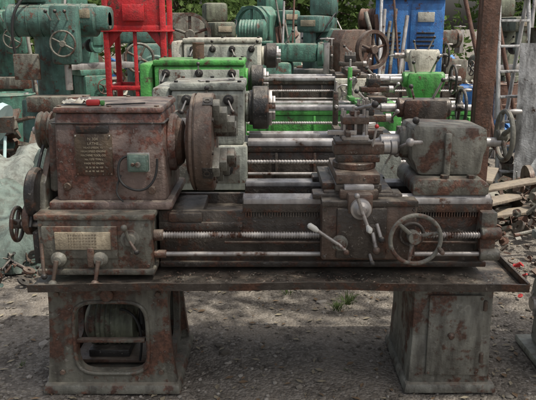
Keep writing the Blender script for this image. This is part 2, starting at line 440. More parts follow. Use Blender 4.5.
    bolts(P,'gib_screws',[(x,2.902,1.013) for x in (.32,.37,.425,.475)],(0,-1,0),.006,BED,.006)
    cyl(P,'swivel_base',(.40,3.08,1.035),(.40,3.08,1.065),.10,BROWN,.004,40)
    box(P,'compound_base',.315,.51,3.02,3.14,1.065,1.10,BED,.005)
    box(P,'compound_slide',.30,.53,3.025,3.135,1.10,1.15,BROWN,.006)
    box(P,'compound_top_plate',.305,.47,3.01,3.15,1.15,1.165,BED,.004)
    box(P,'tool_post_lower',.335,.455,3.02,3.14,1.165,1.19,STEEL,.003)
    box(P,'tool_post_core',.36,.43,3.045,3.115,1.19,1.24,BED,.003)
    box(P,'tool_post_upper',.335,.455,3.02,3.14,1.24,1.272,BROWN,.004)
    bolts(P,'tool_post_screws',[(x,y,1.19) for x in (.345,.395,.445) for y in (3.03,3.13)],(0,0,1),.007,STEEL,.11)
    cyl(P,'tool_post_stud',(.395,3.08,1.27),(.395,3.08,1.315),.013,STEEL)
    cyl(P,'tool_post_nut',(.395,3.08,1.275),(.395,3.08,1.295),.024,BROWN,seg=6)
    lever(P,'tool_post_lever',(.395,3.08,1.30),(.47,2.97,1.335),STEEL,DARK,.008,.016)
    box(P,'tool_bit',.27,.40,3.022,3.042,1.192,1.212,STEEL,.001)
    box(P,'tool_shank',.345,.365,2.95,3.10,1.192,1.215,BED,.001)
    lever(P,'indicator_stem',(.475,3.02,1.14),(.485,2.99,1.235),STEEL,REDK,.005,.010)
    cyl(P,'compound_screw_boss',(.53,3.08,1.125),(.565,3.08,1.125),.032,STEEL)
    rev(P,'compound_dial',(.565,3.08,1.125),(1,0,0),cylp(.03,.036),STEEL,28)
    lever(P,'compound_crank',(.605,3.08,1.125),(.635,2.98,1.165),STEEL,STEEL,.007,.02)
    lever(P,'compound_crank_b',(.605,3.08,1.125),(.61,3.15,1.08),STEEL,STEEL,.007,.015)
    cyl(P,'compound_grip',(.635,2.98,1.165),(.69,2.975,1.165),.010,STEEL)
    box(P,'way_cover',.245,.30,2.955,3.33,.955,.985,BED,.004)
    # apron
    box(P,'apron_case',.235,.655,2.845,2.93,.655,.915,BROWN,.014)
    box(P,'apron_front_panel',.30,.52,2.825,2.848,.67,.90,BED,.008)
    prism(P,'apron_rim',[(.235,.93),(.655,.93),(.655,.905),(.235,.905)],'y',2.835,2.93,BED,.004)
    box(P,'crossfeed_bracket',.345,.455,2.82,2.90,.875,.965,BROWN,.01)
    rev(P,'crossfeed_dial',(.40,2.82,.905),(0,-1,0),[(0,0),(0,.043),(.004,.045),(.028,.045),(.032,.035),(.05,.02),(.055,0)],STEEL,36)
    lever(P,'crossfeed_crank',(.40,2.765,.905),(.375,2.755,.975),STEEL,STEEL,.008,.013)
    cyl(P,'crossfeed_arm',(.40,2.765,.905),(.425,2.757,.84),.008,STEEL,.001,12)
    rev(P,'crossfeed_grip',(.425,2.757,.84),(0,-1,0),[(0,0),(0,.008),(.02,.010),(.05,.014),(.075,.008),(.078,0)],WHITEK,14)
    rev(P,'apron_boss_a',(.455,2.826,.80),(0,-1,0),[(0,0),(0,.03),(.01,.03),(.014,.018),(.03,.016),(.032,0)],BED,24)
    lever(P,'feed_lever',(.455,2.80,.80),(.47,2.775,.725),STEEL,BROWN,.009,.018)
    lever(P,'feed_lever_b',(.47,2.80,.84),(.49,2.775,.775),STEEL,DARK,.008,.015)
    rev(P,'half_nut_boss',(.315,2.826,.745),(0,-1,0),[(0,0),(0,.036),(.012,.036),(.016,.028),(.035,.024),(.038,0)],GREYL,28)
    tube(P,'half_nut_lever',[(.335,2.785,.725),(.315,2.785,.745),(.27,2.78,.775),(.215,2.775,.815)],.008,STEEL)
    rev(P,'half_nut_grip',(.215,2.775,.815),(-1,0,.65),[(0,0),(0,.008),(.015,.013),(.045,.013),(.052,.006),(.052,0)],WHITEK,14)
    ball(P,'half_nut_knob',(.340,2.78,.715),.014,BROWN)
    HX,HZ=.632,.782
    wheel(P,'apron_handwheel',(HX,2.755,HZ),(0,-1,0),.108,.0095,GREYL,3,.028,.028,handle=2.0,hmat=BROWN,ph=.55)
    cyl(P,'handwheel_shaft',(HX,2.845,HZ),(HX,2.77,HZ),.022,GREYL)
    ring(P,'handwheel_dial',(HX,2.83,HZ),(0,1,0),.05,.008,BED)
    bolts(P,'apron_bolts',[(x,2.84,z) for x in (.25,.64) for z in (.675,.89)]+[(.53,2.84,.70)],(0,1,0),.008,BED)
    lever(P,'apron_low_knob',(.45,2.83,.69),(.455,2.78,.665),STEEL,DARK,.007,.013)
    # tailstock
    prism(P,'tailstock_base',[(.655,.925),(1.0,.925),(1.0,.975),(.965,1.0),(.68,1.0),(.655,.975)],'y',2.96,3.36,GREY,.01)
    prism(P,'tailstock_body',[(.69,1.0),(.98,1.0),(1.0,1.20),(.985,1.225),(.66,1.235),(.645,1.21),(.655,1.08)],'y',3.03,3.29,GREYL,.022)
    box(P,'tailstock_rib',.80,.83,3.005,3.035,1.0,1.20,GREYL,.008)
    cyl(P,'quill_barrel',(.62,AX,AZ),(1.02,AX,AZ),.075,GREYL,.012,36)
    cyl(P,'quill',(.53,AX,AZ),(.64,AX,AZ),.036,STEEL,.003,28)
    cyl(P,'dead_centre',(.47,AX,AZ),(.53,AX,AZ),.004,STEEL,.001,20,.022)
    lever(P,'quill_lock',(.70,3.12,1.225),(.66,3.0,1.26),STEEL,DARK,.008,.016)
    cyl(P,'tail_screw',(1.02,AX,AZ),(1.11,AX,AZ),.022,STEEL)
    wheel(P,'tail_handwheel',(1.12,AX,AZ+.03),(1,0,0),.115,.012,GREY,4,.028,.01,handle=.8)
    bolts(P,'clamp_nuts',[(.80,2.985,.985),(.92,2.985,.985)],(0,0,1),.02,BED,.03)
    # chip tray
    bm=bmesh.new()
    nx=60; rows=[]
    for i in range(nx+1):
        x=-1.05+2.19*i/nx
        sag=.006*noise.noise(Vector((x*2.2,0,0)))-.010*(((x-.05)/1.1)**2)
        def jj(k): return .006*noise.noise(Vector((x*7,k,3)))
        prof=[(2.745+jj(1),.588),(2.75+jj(1),.552),(2.78,.548),(3.42,.552),(3.45,.556),(3.455,.588),(3.445,.588),(3.44,.560),(2.79,.560),(2.758+jj(1),.564),(2.755+jj(1),.588)]
        rows.append([bm.verts.new((x,y,z+sag)) for y,z in prof])
    for A,B in zip(rows,rows[1:]):
        for k in range(len(A)):
            j=(k+1)%len(A); bm.faces.new((A[k],A[j],B[j],B[k]))
    bm.faces.new(rows[0]); bm.faces.new(rows[-1][::-1])
    finish(bm,'chip_tray',BED,P,40)
    box(P,'tray_end_wall',1.128,1.142,2.75,3.45,.54,.585,BED,.003)
    # swarf lying in the tray
    rnd=random.Random(31); bm=bmesh.new()
    for i in range(500):
        x=rnd.uniform(-.48,1.08); y=rnd.uniform(2.775,2.94); s=rnd.uniform(.003,.010); a=rnd.random()*6.28
        z=.563-.010*(((x-.05)/1.1)**2)+rnd.random()*.006
        c,s2=math.cos(a)*s,math.sin(a)*s
        q=[bm.verts.new(p) for p in ((x-c,y-s2,z),(x+s2*.4,y-c*.4,z+.003),(x+c,y+s2,z+.001),(x-s2*.4,y+c*.4,z+.006))]
        f=bm.faces.new(q); f.material_index=rnd.randrange(3)
    finish(bm,'swarf',[RUST,BROWN,GREY],P,180)
    # left pedestal, open casting
    for nm,y0,y1 in (('front',2.86,2.90),('back',3.34,3.38)):
        holed(P,'leg_%s_frame'%nm,-1.0,-.46,.03,.545,-.885,-.565,.10,.44,y0,y1,GREY,.035)
    holed(P,'leg_left_frame',2.90,3.34,.06,.53,2.97,3.27,.11,.44,-.995,-.965,GREY,.0,axis='x')
    holed(P,'leg_right_frame',2.90,3.34,.06,.53,2.97,3.27,.11,.44,-.495,-.465,GREY,.0,axis='x')
    ringpts=[]
    for i in range(49):
        a=2*math.pi*i/48; ca,sa=math.cos(a),math.sin(a); q=(abs(ca/.170)**5+abs(sa/.18)**5)**(-.2)
        ringpts.append((-.725+ca*q,2.858,.27+sa*q))
    tube(P,'opening_bead',ringpts,.009,GREY,False)
    box(P,'leg_cap',-1.02,-.44,2.835,3.41,.515,.545,GREY,.008)
    box(P,'leg_foot',-1.055,-.405,2.82,3.42,0,.045,GREY,.012,.01,.01)
    box(P,'leg_middle_rail',-.89,-.57,2.862,2.892,.245,.262,GREY,.004)
    rev(P,'leg_boss',(-.73,2.865,.49),(0,-1,0),cylp(.03,.03),GREY,24)
    bolts(P,'leg_bolts',[(x,2.86,z) for x in (-.96,-.50) for z in (.10,.49)],(0,-1,0),.013,BROWN,.012)
    rev(P,'motor_body',(-.90,3.12,.24),(1,0,0),[(0,0),(0,.07),(.02,.105),(.03,.115)]+[(.03+.012*i,.115 if i%2 else .108) for i in range(1,17)]+[(.24,.105),(.25,.06),(.25,0)],OLIVE,32)
    box(P,'motor_foot',-.88,-.68,3.02,3.22,.09,.13,DARK,.006)
    box(P,'motor_mount',-.95,-.5,3.0,3.25,.07,.09,BROWN,.004)
    rev(P,'motor_pulley',(-.64,3.12,.24),(1,0,0),[(0,0),(0,.06),(.012,.045),(.024,.06),(.036,.045),(.048,.06),(.05,0)],DARK,28)
    tube(P,'motor_belt',[(-.62,3.06,.25),(-.63,3.07,.38),(-.63,3.09,.52)],.009,RUBBER)
    tube(P,'motor_cable',[(-.72,3.05,.33),(-.66,2.96,.37),(-.61,2.95,.30),(-.60,2.95,.2),(-.62,2.97,.10)],.006,RUBBER)
    # right pedestal, closed cabinet
    box(P,'cabinet_body',.665,1.035,2.87,3.36,.04,.545,GREYL,.02,-.0,0)
    box(P,'cabinet_skirt',.655,1.045,2.86,3.37,.03,.30,GREYL,.02,.012,.01)
    box(P,'cabinet_foot',.635,1.07,2.83,3.39,0,.045,GREYL,.012,.008,.008)
    box(P,'cabinet_cap',.655,1.045,2.855,3.38,.515,.540,GREYL,.008)
    box(P,'cabinet_door',.735,.985,2.850,2.866,.085,.485,GREYL,.007)
    for z in (.15,.41): cyl(P,'door_hinge',(.99,2.852,z),(.99,2.852,z+.05),.010,BROWN)
    rev(P,'door_knob',(.84,2.850,.29),(0,-1,0),[(0,0),(0,.014),(.008,.012),(.010,.009),(.020,.013),(.026,.008),(.026,0)],BROWN,20)
    bolts(P,'door_screws',[(x,2.846,z) for x in (.748,.972) for z in (.10,.47)],(0,1,0),.007,BROWN)
    return P
main_lathe()

def hand_tools():
    P = empty('tape_measure', (-.775,3.0,1.327), .15)
    box(P,'red_case',-.030,.030,-.018,.018,0,.026,REDK,.008)
    box(P,'green_case_end',.031,.050,-.014,.014,0,.022,LIME,.005)
    Q = empty('cleaning_rag', (-.87,3.05,1.325))
    bm=bmesh.new(); g=[]
    for i in range(14):
        g.append([bm.verts.new((-.055+.009*i,-.04+.009*j,.008+.03*abs(noise.noise(Vector((i*.45,j*.45,1)))))) for j in range(11)])
    for i in range(13):
        for j in range(10): bm.faces.new((g[i][j],g[i+1][j],g[i+1][j+1],g[i][j+1]))
    finish(bm,'cloth',CREAM,Q,80)
hand_tools()

# ---------------------------------------------------------------- lathes of the row behind
def row_lathe(loc, hz, cz, hw, top, paint, trim, leg, chuck_r, bed_len, car_x, tail_x, knobs=3, hd=.22, wheel_r=.12, cover=None, chmat=DARK, bedm=None, tailm=None):
    P = empty('metal_lathe', loc); cover = cover or paint; bedm = bedm or BED; tailm = tailm or paint
    X = 0
    box(P,'headstock_case',-hw,X,-hd,hd,cz-.02,top-.05,paint,.02)
    box(P,'headstock_cover',-hw-.008,X+.008,-hd-.008,hd+.008,top-.05,top,cover,.014)
    box(P,'headstock_panel',-hw+.04,X-.04,-hd-.006,-hd+.01,cz+.05,top-.08,trim,.004)
    box(P,'speed_chart',-hw*.62,-hw*.38,-hd-.010,-hd-.004,cz+.07,cz+.15,DARK,.002)
    box(P,'oil_gauge',-hw+.06,-hw+.10,-hd-.012,-hd-.004,cz+.07,cz+.16,STEEL,.003)
    bolts(P,'cover_bolts',[(x,y,top) for x in (-hw+.03,-hw/2,-.03) for y in (-hd+.03,hd-.03)],(0,0,1),.014,DARK,.012)
    for k in range(knobs):
        x=-hw+.1+(hw-.2)*k/max(1,knobs-1)
        rev(P,'speed_hub_%d'%k,(x,-hd,top-.11),(0,-1,0),[(0,0),(0,.035),(.015,.034),(.02,.02),(.04,.018),(.04,0)],DARK,20)
        lever(P,'speed_lever_%d'%k,(x,-hd-.035,top-.11),(x+.03*(k-1),-hd-.06,top-.03 if k%2 else top-.18),STEEL,DARK,.006,.016)
    box(P,'feed_gearbox',-hw-.02,X+.02,-hd-.03,hd,cz-.32,cz-.02,paint,.014)
    box(P,'feed_panel',-hw+.03,X-.03,-hd-.036,-hd-.025,cz-.27,cz-.08,trim,.004)
    for k in range(2):
        x=-hw*.7+hw*.45*k
        rev(P,'feed_knob_%d'%k,(x,-hd-.034,cz-.17),(0,-1,0),[(0,0),(0,.03),(.01,.045),(.03,.045),(.035,.03),(.035,0)],DARK,20)
    box(P,'end_guard',-hw-.13,-hw-.012,-hd+.02,hd+.04,cz-.35,top-.03,cover,.03)
    cyl(P,'spindle_boss',(X,0,hz),(X+.03,0,hz),.10,paint,.008,32)
    rev(P,'chuck',(X+.03,0,hz),(1,0,0),[(0,0),(0,chuck_r*.8),(.02,chuck_r*.82),(.022,chuck_r-.005),(.03,chuck_r),(.12,chuck_r),(.13,chuck_r-.01),(.13,.03),(.09,.025),(.09,0)],chmat,44)
    jaws(P,X+.16,0,hz,((-.002,.022,.03,chuck_r*.9),(.0215,.045,.03,chuck_r*.6)),3,R(50),.014,STEEL)
    for nm,y0,y1 in (('front',-.2,-.11),('back',.11,.2)):
        box(P,'bed_%s_way'%nm,X+.02,bed_len,y0,y1,cz-.07,cz-.006,bedm,.004)
        box(P,'bed_%s_slide'%nm,X+.022,bed_len-.002,y0-.003,y1-.006,cz-.03,cz+.002,SLIDE,.001)
        prism(P,'bed_%s_vee'%nm,[((y0+y1)/2-.016,cz+.002),((y0+y1)/2+.016,cz+.002),((y0+y1)/2,cz+.016)],'x',X+.022,bed_len-.004,SLIDE,.001)
    box(P,'bed_web',X+.02,bed_len-.01,-.185,.185,cz-.33,cz-.072,bedm,.01)
    for k in range(5):
        xx=.2+k*(bed_len-.4)/4; box(P,'bed_rib_%d'%k,xx,xx+.02,-.198,-.18,cz-.31,cz-.075,bedm,.004)
    screw(P,'leadscrew',X+.02,bed_len-.03,-hd-.01,cz-.13,.014,STEEL,.02)
    cyl(P,'feed_rod',(X+.02,-hd-.01,cz-.21),(bed_len-.03,-hd-.01,cz-.21),.01,STEEL)
    cyl(P,'control_rod',(X+.02,-hd-.01,cz-.27),(bed_len-.03,-hd-.01,cz-.27),.009,STEEL)
    box(P,'rod_bracket',bed_len-.06,bed_len,-hd-.04,-.19,cz-.30,cz-.08,leg,.01)
    box(P,'chip_tray',-hw-.05,bed_len+.05,-.36,.33,cz-.39,cz-.355,leg,.006)
    box(P,'left_leg',-hw-.03,0,-.25,.25,0.05,cz-.39,leg,.02)
    box(P,'left_foot',-hw-.06,.03,-.28,.28,0,.05,leg,.01)
    box(P,'left_leg_door',-hw+.04,-.07,-.256,-.24,.12,cz-.46,trim,.006)
    box(P,'right_leg',bed_len-.42,bed_len-.02,-.25,.25,0.05,cz-.39,leg,.02)
    box(P,'right_foot',bed_len-.45,bed_len+.01,-.28,.28,0,.05,leg,.01)
    c=car_x
    box(P,'saddle',c-.17,c+.17,-.25,.24,cz+.004,cz+.035,bedm,.006)
    box(P,'apron',c-.19,c+.2,-.31,-.235,cz-.29,cz+.0,paint,.014)
    box(P,'cross_slide',c-.07,c+.08,-.27,.22,cz+.035,cz+.085,BED,.005)
    cyl(P,'swivel',(c,-.02,cz+.085),(c,-.02,cz+.11),.08,STEEL,.003,32)
    box(P,'compound_slide',c-.12,c+.13,-.07,.04,cz+.11,cz+.155,BED,.005)
    box(P,'tool_post',c-.06,c+.05,-.07,.04,cz+.156,cz+.225,DARK,.005)
    bolts(P,'tool_post_screws',[(c-.05+.03*i,-.055+.08*j,cz+.20) for i in range(4) for j in range(2)],(0,0,1),.007,STEEL,.055)
    lever(P,'tool_post_lever',(c,-.02,cz+.25),(c-.08,-.11,cz+.32),STEEL,DARK,.008,.016)
    cyl(P,'tool_post_stud',(c,-.02,cz+.22),(c,-.02,cz+.27),.014,STEEL)
    cyl(P,'compound_dial',(c+.13,-.02,cz+.135),(c+.17,-.02,cz+.135),.03,STEEL)
    lever(P,'compound_crank',(c+.18,-.02,cz+.135),(c+.2,-.09,cz+.185),STEEL,STEEL,.007,.016)
    lever(P,'compound_crank_b',(c+.18,-.02,cz+.135),(c+.19,.04,cz+.10),STEEL,STEEL,.007,.013)
    cyl(P,'cross_dial',(c,-.27,cz-.02),(c,-.34,cz-.02),.04,STEEL)
    lever(P,'cross_crank',(c,-.345,cz-.02),(c+.04,-.36,cz+.045),STEEL,DARK,.007,.014)
    wheel(P,'apron_handwheel',(c-.1,-.37,cz-.15),(0,-1,0),.09,.01,STEEL,3,.025,.02,handle=1.)
    lever(P,'half_nut_lever',(c+.1,-.31,cz-.12),(c+.13,-.36,cz-.04),STEEL,DARK,.007,.016)
    lever(P,'start_lever',(c+.2,-.28,cz-.25),(c+.24,-.38,cz-.17),STEEL,REDK,.007,.016)
    s0=c-.19
    box(P,'steady_foot',s0-.03,s0+.02,-.09,.12,cz+.035,cz+.07,bedm,.006)
    box(P,'steady_column',s0-.025,s0+.012,.07,.12,cz+.07,hz+.10,bedm,.008)
    cyl(P,'steady_screw',(s0-.006,.09,hz+.10),(s0-.006,.09,hz+.17),.009,STEEL)
    cyl(P,'steady_finger',(s0-.006,.03,hz),(s0-.006,.16,hz),.012,STEEL)
    t=tail_x
    box(P,'tailstock_base',t-.15,t+.15,-.2,.2,cz+.004,cz+.05,tailm,.01)
    prism(P,'tailstock_body',[(t-.12,cz+.05),(t+.13,cz+.05),(t+.12,hz),(t+.14,hz+.06),(t-.15,hz+.06),(t-.16,hz-.02)],'y',-.085,.085,tailm,.02)
    cyl(P,'tailstock_barrel',(t-.19,0,hz),(t+.17,0,hz),.066,tailm,.01,28)
    cyl(P,'quill',(t-.30,0,hz),(t-.19,0,hz),.03,STEEL)
    cyl(P,'dead_centre',(t-.36,0,hz),(t-.30,0,hz),.003,STEEL,.001,16,.02)
    lever(P,'quill_lock',(t-.08,-.03,hz+.06),(t-.12,-.10,hz+.15),STEEL,DARK,.008,.016)
    lever(P,'clamp_lever',(t+.05,.03,hz+.04),(t+.10,-.06,hz+.19),STEEL,DARK,.008,.016)
    cyl(P,'tail_screw',(t+.17,0,hz),(t+.25,0,hz),.018,STEEL)
    wheel(P,'tail_handwheel',(t+.25,0,hz),(1,0,0),wheel_r,.011,DARK,3,.025,.01,handle=.5)
    return P

row_lathe((-.155,4.6,0),1.13,.93,.47,1.315,WGREY,GREYL,OLIVE,.145,1.42,.82,1.22,cover=WGREY,tailm=BED)
row_lathe((-.20,5.95,0),1.215,1.0,.75,1.395,LIME,WGREY,LIME,.125,1.95,1.12,1.56,cover=LIME,bedm=LIME,hd=.24,knobs=3)
row_lathe((-.07,7.35,0),1.36,1.14,.80,1.545,CREAM,WGREY,OLIVE,.13,2.1,.95,1.72,cover=CREAM,hd=.25,knobs=4)
P = empty('wrench', (-.33,4.5,1.318), .5); box(P,'shank',-.1,.08,-.009,.009,0,.008,STEEL,.002); ring(P,'ring_end',(.10,0,.006),(0,0,1),.02,.006,STEEL,20); box(P,'open_end',-.135,-.1,-.022,.022,0,.009,STEEL,.003)
P = empty('grease_tin', (-.6,5.95,1.395)); rev(P,'tin',(0,0,0),(0,0,1),[(0,0),(0,.05),(.12,.05),(.122,.053),(.135,.053),(.135,0)],RUST,24)

# ---------------------------------------------------------------- background machines
def drill(loc, m=TEAL):
    P = empty('radial_drilling_machine', loc)
    box(P,'base',-.55,.5,-.45,.45,0,.16,m,.02)
    box(P,'pedestal',-.32,.28,-.3,.3,.16,.95,m,.03,.03,.03)
    cyl(P,'column',(-.03,0,.95),(-.03,0,2.5),.16,m,.01,36)
    box(P,'work_table',-.15,.42,-.52,-.28,.85,1.0,GREY,.01)
    box(P,'arm',-.35,.62,-.24,.10,1.62,1.86,m,.05)
    cyl(P,'drive_housing',(-.38,-.12,1.72),(.5,-.12,1.72),.16,m,.02,36)
    cyl(P,'end_cap',(.5,-.12,1.72),(.62,-.12,1.72),.10,GREY,.02,32)
    for i in range(6): ring(P,'housing_rib_%d'%i,(-.3+.13*i,-.12,1.72),(1,0,0),.162,.006,m)
    box(P,'drill_head',.1,.36,-.42,-.24,1.30,1.86,m,.03)
    cyl(P,'drill_spindle',(.23,-.34,1.05),(.23,-.34,1.32),.035,STEEL)
    wheel(P,'feed_wheel',(.23,-.46,1.5),(0,-1,0),.12,.01,GREY,4,.03,.0)
    box(P,'maker_plate',.36,.46,-.285,-.27,1.74,1.82,TAN,.003)
    box(P,'motor',-.3,.02,-.2,.2,1.88,2.2,m,.05)
    box(P,'control_box',-.3,-.05,-.36,-.3,1.15,1.4,GREY,.01)
    tube(P,'conduit',[(-.28,-.33,1.4),(-.3,-.36,1.6),(-.22,-.34,1.9),(-.1,-.22,2.0)],.014,RUBBER)
    for k in range(3): lever(P,'head_lever_%d'%k,(.12+.08*k,-.42,1.72),(.10+.09*k,-.50,1.80),STEEL,DARK,.007,.018)
    bolts(P,'head_bolts',[(x,-.425,z) for x in (.13,.33) for z in (1.34,1.62)],(0,1,0),.012,DARK)
    return P
drill((-2.2,7.1,0))

def red_frame(loc):
    P = empty('steel_stand', loc); w=.32; d=.28
    for i,(x,y) in enumerate(((-w,-d),(w,-d),(w,d),(-w,d))):
        box(P,'post_%d'%i,x-.03,x+.03,y-.03,y+.03,0,2.4,REDP,.004)
    for k,z in enumerate((.25,.95,1.62,2.1)):
        box(P,'front_rail_%d'%k,-w+.03,w-.03,-d-.02,-d+.02,z,z+.05,REDP,.004)
        box(P,'back_rail_%d'%k,-w+.03,w-.03,d-.02,d+.02,z,z+.05,REDP,.004)
        for s in (-1,1): box(P,'side_rail_%d%s'%(k,'ab'[s>0]),s*w-.02,s*w+.02,-d+.03,d-.03,z,z+.05,REDP,.004)
    box(P,'upper_panel',-w+.03,w-.03,-d-.012,-d+.006,1.67,2.09,REDP,.003)
    box(P,'deck',-w-.05,w+.05,-d-.05,d+.05,1.60,1.62,REDP,.003)
    box(P,'centre_post',-.02,.02,-d-.015,-d+.015,.3,1.62,REDP,.004)
    prism(P,'gusset',[(-w+.03,1.6),(-w+.18,1.6),(-w+.03,1.42)],'y',-d-.01,-d+.005,REDP,.002)
    prism(P,'gusset_b',[(w-.03,1.6),(w-.18,1.6),(w-.03,1.42)],'y',-d-.01,-d+.005,REDP,.002)
    box(P,'bracket',-.12,.12,-d-.06,-d-.02,1.72,1.9,REDP,.006)
    cyl(P,'tie_rod',(-w,-d,.3),(w,-d,.95),.012,REDP)
    return P
red_frame((-1.50,8.1,0))

def mill(loc, m, rz=0, s=1):
    P = empty('milling_machine', loc, rz); P.scale=(s,s,s)
    box(P,'base',-.4,.4,-.55,.45,0,.12,m,.02)
    box(P,'column',-.25,.25,-.05,.42,.12,1.55,m,.04,.02,.02)
    box(P,'overarm',-.16,.16,-.55,.4,1.5,1.72,m,.04)
    cyl(P,'arbor_support',(0,-.5,1.25),(0,-.42,1.25),.10,m,.01)
    box(P,'support_bracket',-.08,.08,-.52,-.42,1.25,1.52,m,.02)
    cyl(P,'arbor',(0,-.45,1.25),(0,-.05,1.25),.03,STEEL)
    cyl(P,'cutter',(0,-.3,1.25),(0,-.26,1.25),.09,DARK)
    box(P,'knee',-.2,.2,-.45,-.05,.55,.85,m,.03)
    box(P,'saddle',-.25,.25,-.42,-.06,.85,.93,m,.01)
    box(P,'table',-.6,.6,-.4,-.12,.93,1.01,STEEL,.008)
    cyl(P,'knee_screw',(0,-.3,.12),(0,-.3,.55),.04,STEEL)
    wheel(P,'table_wheel',(-.66,-.26,.96),(-1,0,0),.11,.01,GREY,4,.025,0)
    wheel(P,'knee_wheel',(.05,-.52,.7),(0,-1,0),.10,.01,GREY,4,.025,0)
    cyl(P,'motor',(-.1,.43,1.0),(-.1,.75,1.0),.14,m,.02)
    for k in range(3): lever(P,'gear_lever_%d'%k,(-.25,.1+.08*k,1.2),(-.33,.08+.08*k,1.3),STEEL,DARK)
    for k in range(4): lever(P,'front_lever_%d'%k,(-.18+.12*k,-.04,1.36),(-.2+.13*k,-.14,1.42),STEEL,DARK,.007,.018)
    box(P,'front_door',-.26,-.245,.05,.33,.3,.8,GREY,.01)
    box(P,'motor_hood',-.17,.17,.05,.42,1.72,2.0,m,.05)
    box(P,'maker_plate',-.1,.1,-.562,-.548,1.58,1.66,TAN,.003)
    tube(P,'coolant_hose',[(.2,.1,1.7),(.28,-.1,1.8),(.2,-.3,1.6),(.06,-.33,1.4)],.012,RUBBER)
    return P

def shaper(loc, m, rz=0, s=1):
    P = empty('shaping_machine', loc, rz); P.scale=(s,s,s)
    box(P,'base',-.7,.7,-.3,.3,0,.12,m,.02)
    box(P,'column',-.45,.3,-.25,.25,.12,1.2,m,.05,.02,.02)
    box(P,'ram',-.62,.62,-.14,.14,1.2,1.44,m,.04)
    cyl(P,'ram_head',(.62,0,1.3),(.70,0,1.3),.16,m,.01,32)
    box(P,'tool_slide',.70,.78,-.08,.08,1.05,1.45,STEEL,.01)
    box(P,'cross_rail',.3,.42,-.3,.3,.6,1.0,GREY,.02)
    box(P,'work_table',.42,.8,-.2,.2,.55,.95,m,.02)
    cyl(P,'bull_gear_cover',(-.1,-.25,.8),(-.1,-.32,.8),.24,m,.02,40)
    cyl(P,'gear_hub',(-.1,-.32,.8),(-.1,-.38,.8),.07,GREY,.01)
    wheel(P,'pulley',(-.35,-.42,1.0),(0,-1,0),.2,.02,GREY,4,.04,0)
    cyl(P,'pulley_shaft',(-.35,-.45,1.0),(-.35,-.2,1.0),.03,STEEL)
    rev(P,'drive_motor',(-.45,0,1.60),(1,0,0),[(0,0),(0,.1),(.03,.15)]+[(.05+.02*i,.15 if i%2 else .143) for i in range(14)]+[(.35,.15),(.38,.1),(.38,0)],m,32)
    box(P,'motor_bed',-.5,0,-.15,.15,1.43,1.47,m,.01)
    lever(P,'stroke_lever',(.1,-.26,1.1),(.15,-.36,1.3),STEEL,REDK,.01,.02)
    lever(P,'clamp_handle',(.2,-.1,1.44),(.3,-.16,1.6),STEEL,DARK,.01,.02)
    wheel(P,'slide_wheel',(.74,0,1.5),(0,0,1),.09,.009,STEEL,3,.02,0)
    box(P,'maker_plate',.05,.2,-.262,-.248,.95,1.05,TAN,.003)
    return P

def press(loc, m, rz=0, s=1):
    P = empty('flywheel_press', loc, rz); P.scale=(s,s,s)
    box(P,'base',-.4,.4,-.35,.35,0,.5,m,.04,.05,.03)
    prism(P,'c_frame',[(-.28,.5),(.32,.5),(.32,.72),(-.02,.76),(-.02,1.2),(.34,1.25),(.36,1.75),(.2,1.9),(-.2,1.9),(-.3,1.7)],'y',-.17,.17,m,.02)
    cyl(P,'crankshaft',(.15,-.45,1.6),(.15,.42,1.6),.05,STEEL)
    rev(P,'flywheel',(.15,-.46,1.6),(0,1,0),[(0,.25),(0,.28),(.0,.30),(.1,.30),(.1,.25)],m,44,True)
    for k in range(5):
        a=k*2*math.pi/5+.3; cyl(P,'flywheel_spoke_%d'%k,(.15,-.41,1.6),(.15+.26*math.cos(a),-.41,1.6+.26*math.sin(a)),.022,m,.002,12)
    cyl(P,'flywheel_hub',(.15,-.48,1.6),(.15,-.34,1.6),.07,m,.01)
    box(P,'ram_guide',.12,.32,-.1,.1,.95,1.25,GREY,.01)
    box(P,'bolster',-.0,.34,-.2,.2,.72,.80,STEEL,.01)
    return P

mill((-.75,10.4,0),OLIVE,R(15))
press((-1.25,9.9,0),GREY,R(5),.97)
shaper((.05,9.3,0),TEAL2,R(-8),1.0)
mill((.75,10.2,0),TEAL,R(-20),1.05)
press((1.1,9.4,0),BROWN,R(30),.85)
shaper((1.35,10.9,0),RUST,R(160),1.1)
mill((-2.9,10.8,0),TEAL2,R(40),1.1)
drill((-3.6,9.6,0),TEAL2)
mill((3.9,11.4,0),OLIVE,R(10),1.05)
shaper((-1.9,11.9,0),TEAL,R(20),1.15)
press((-.2,12.3,0),TEAL2,R(-30),1.05)
shaper((2.9,13.0,0),GREY,R(20),1.1)
mill((.15,12.6,0),TEAL2,R(25),1.12)

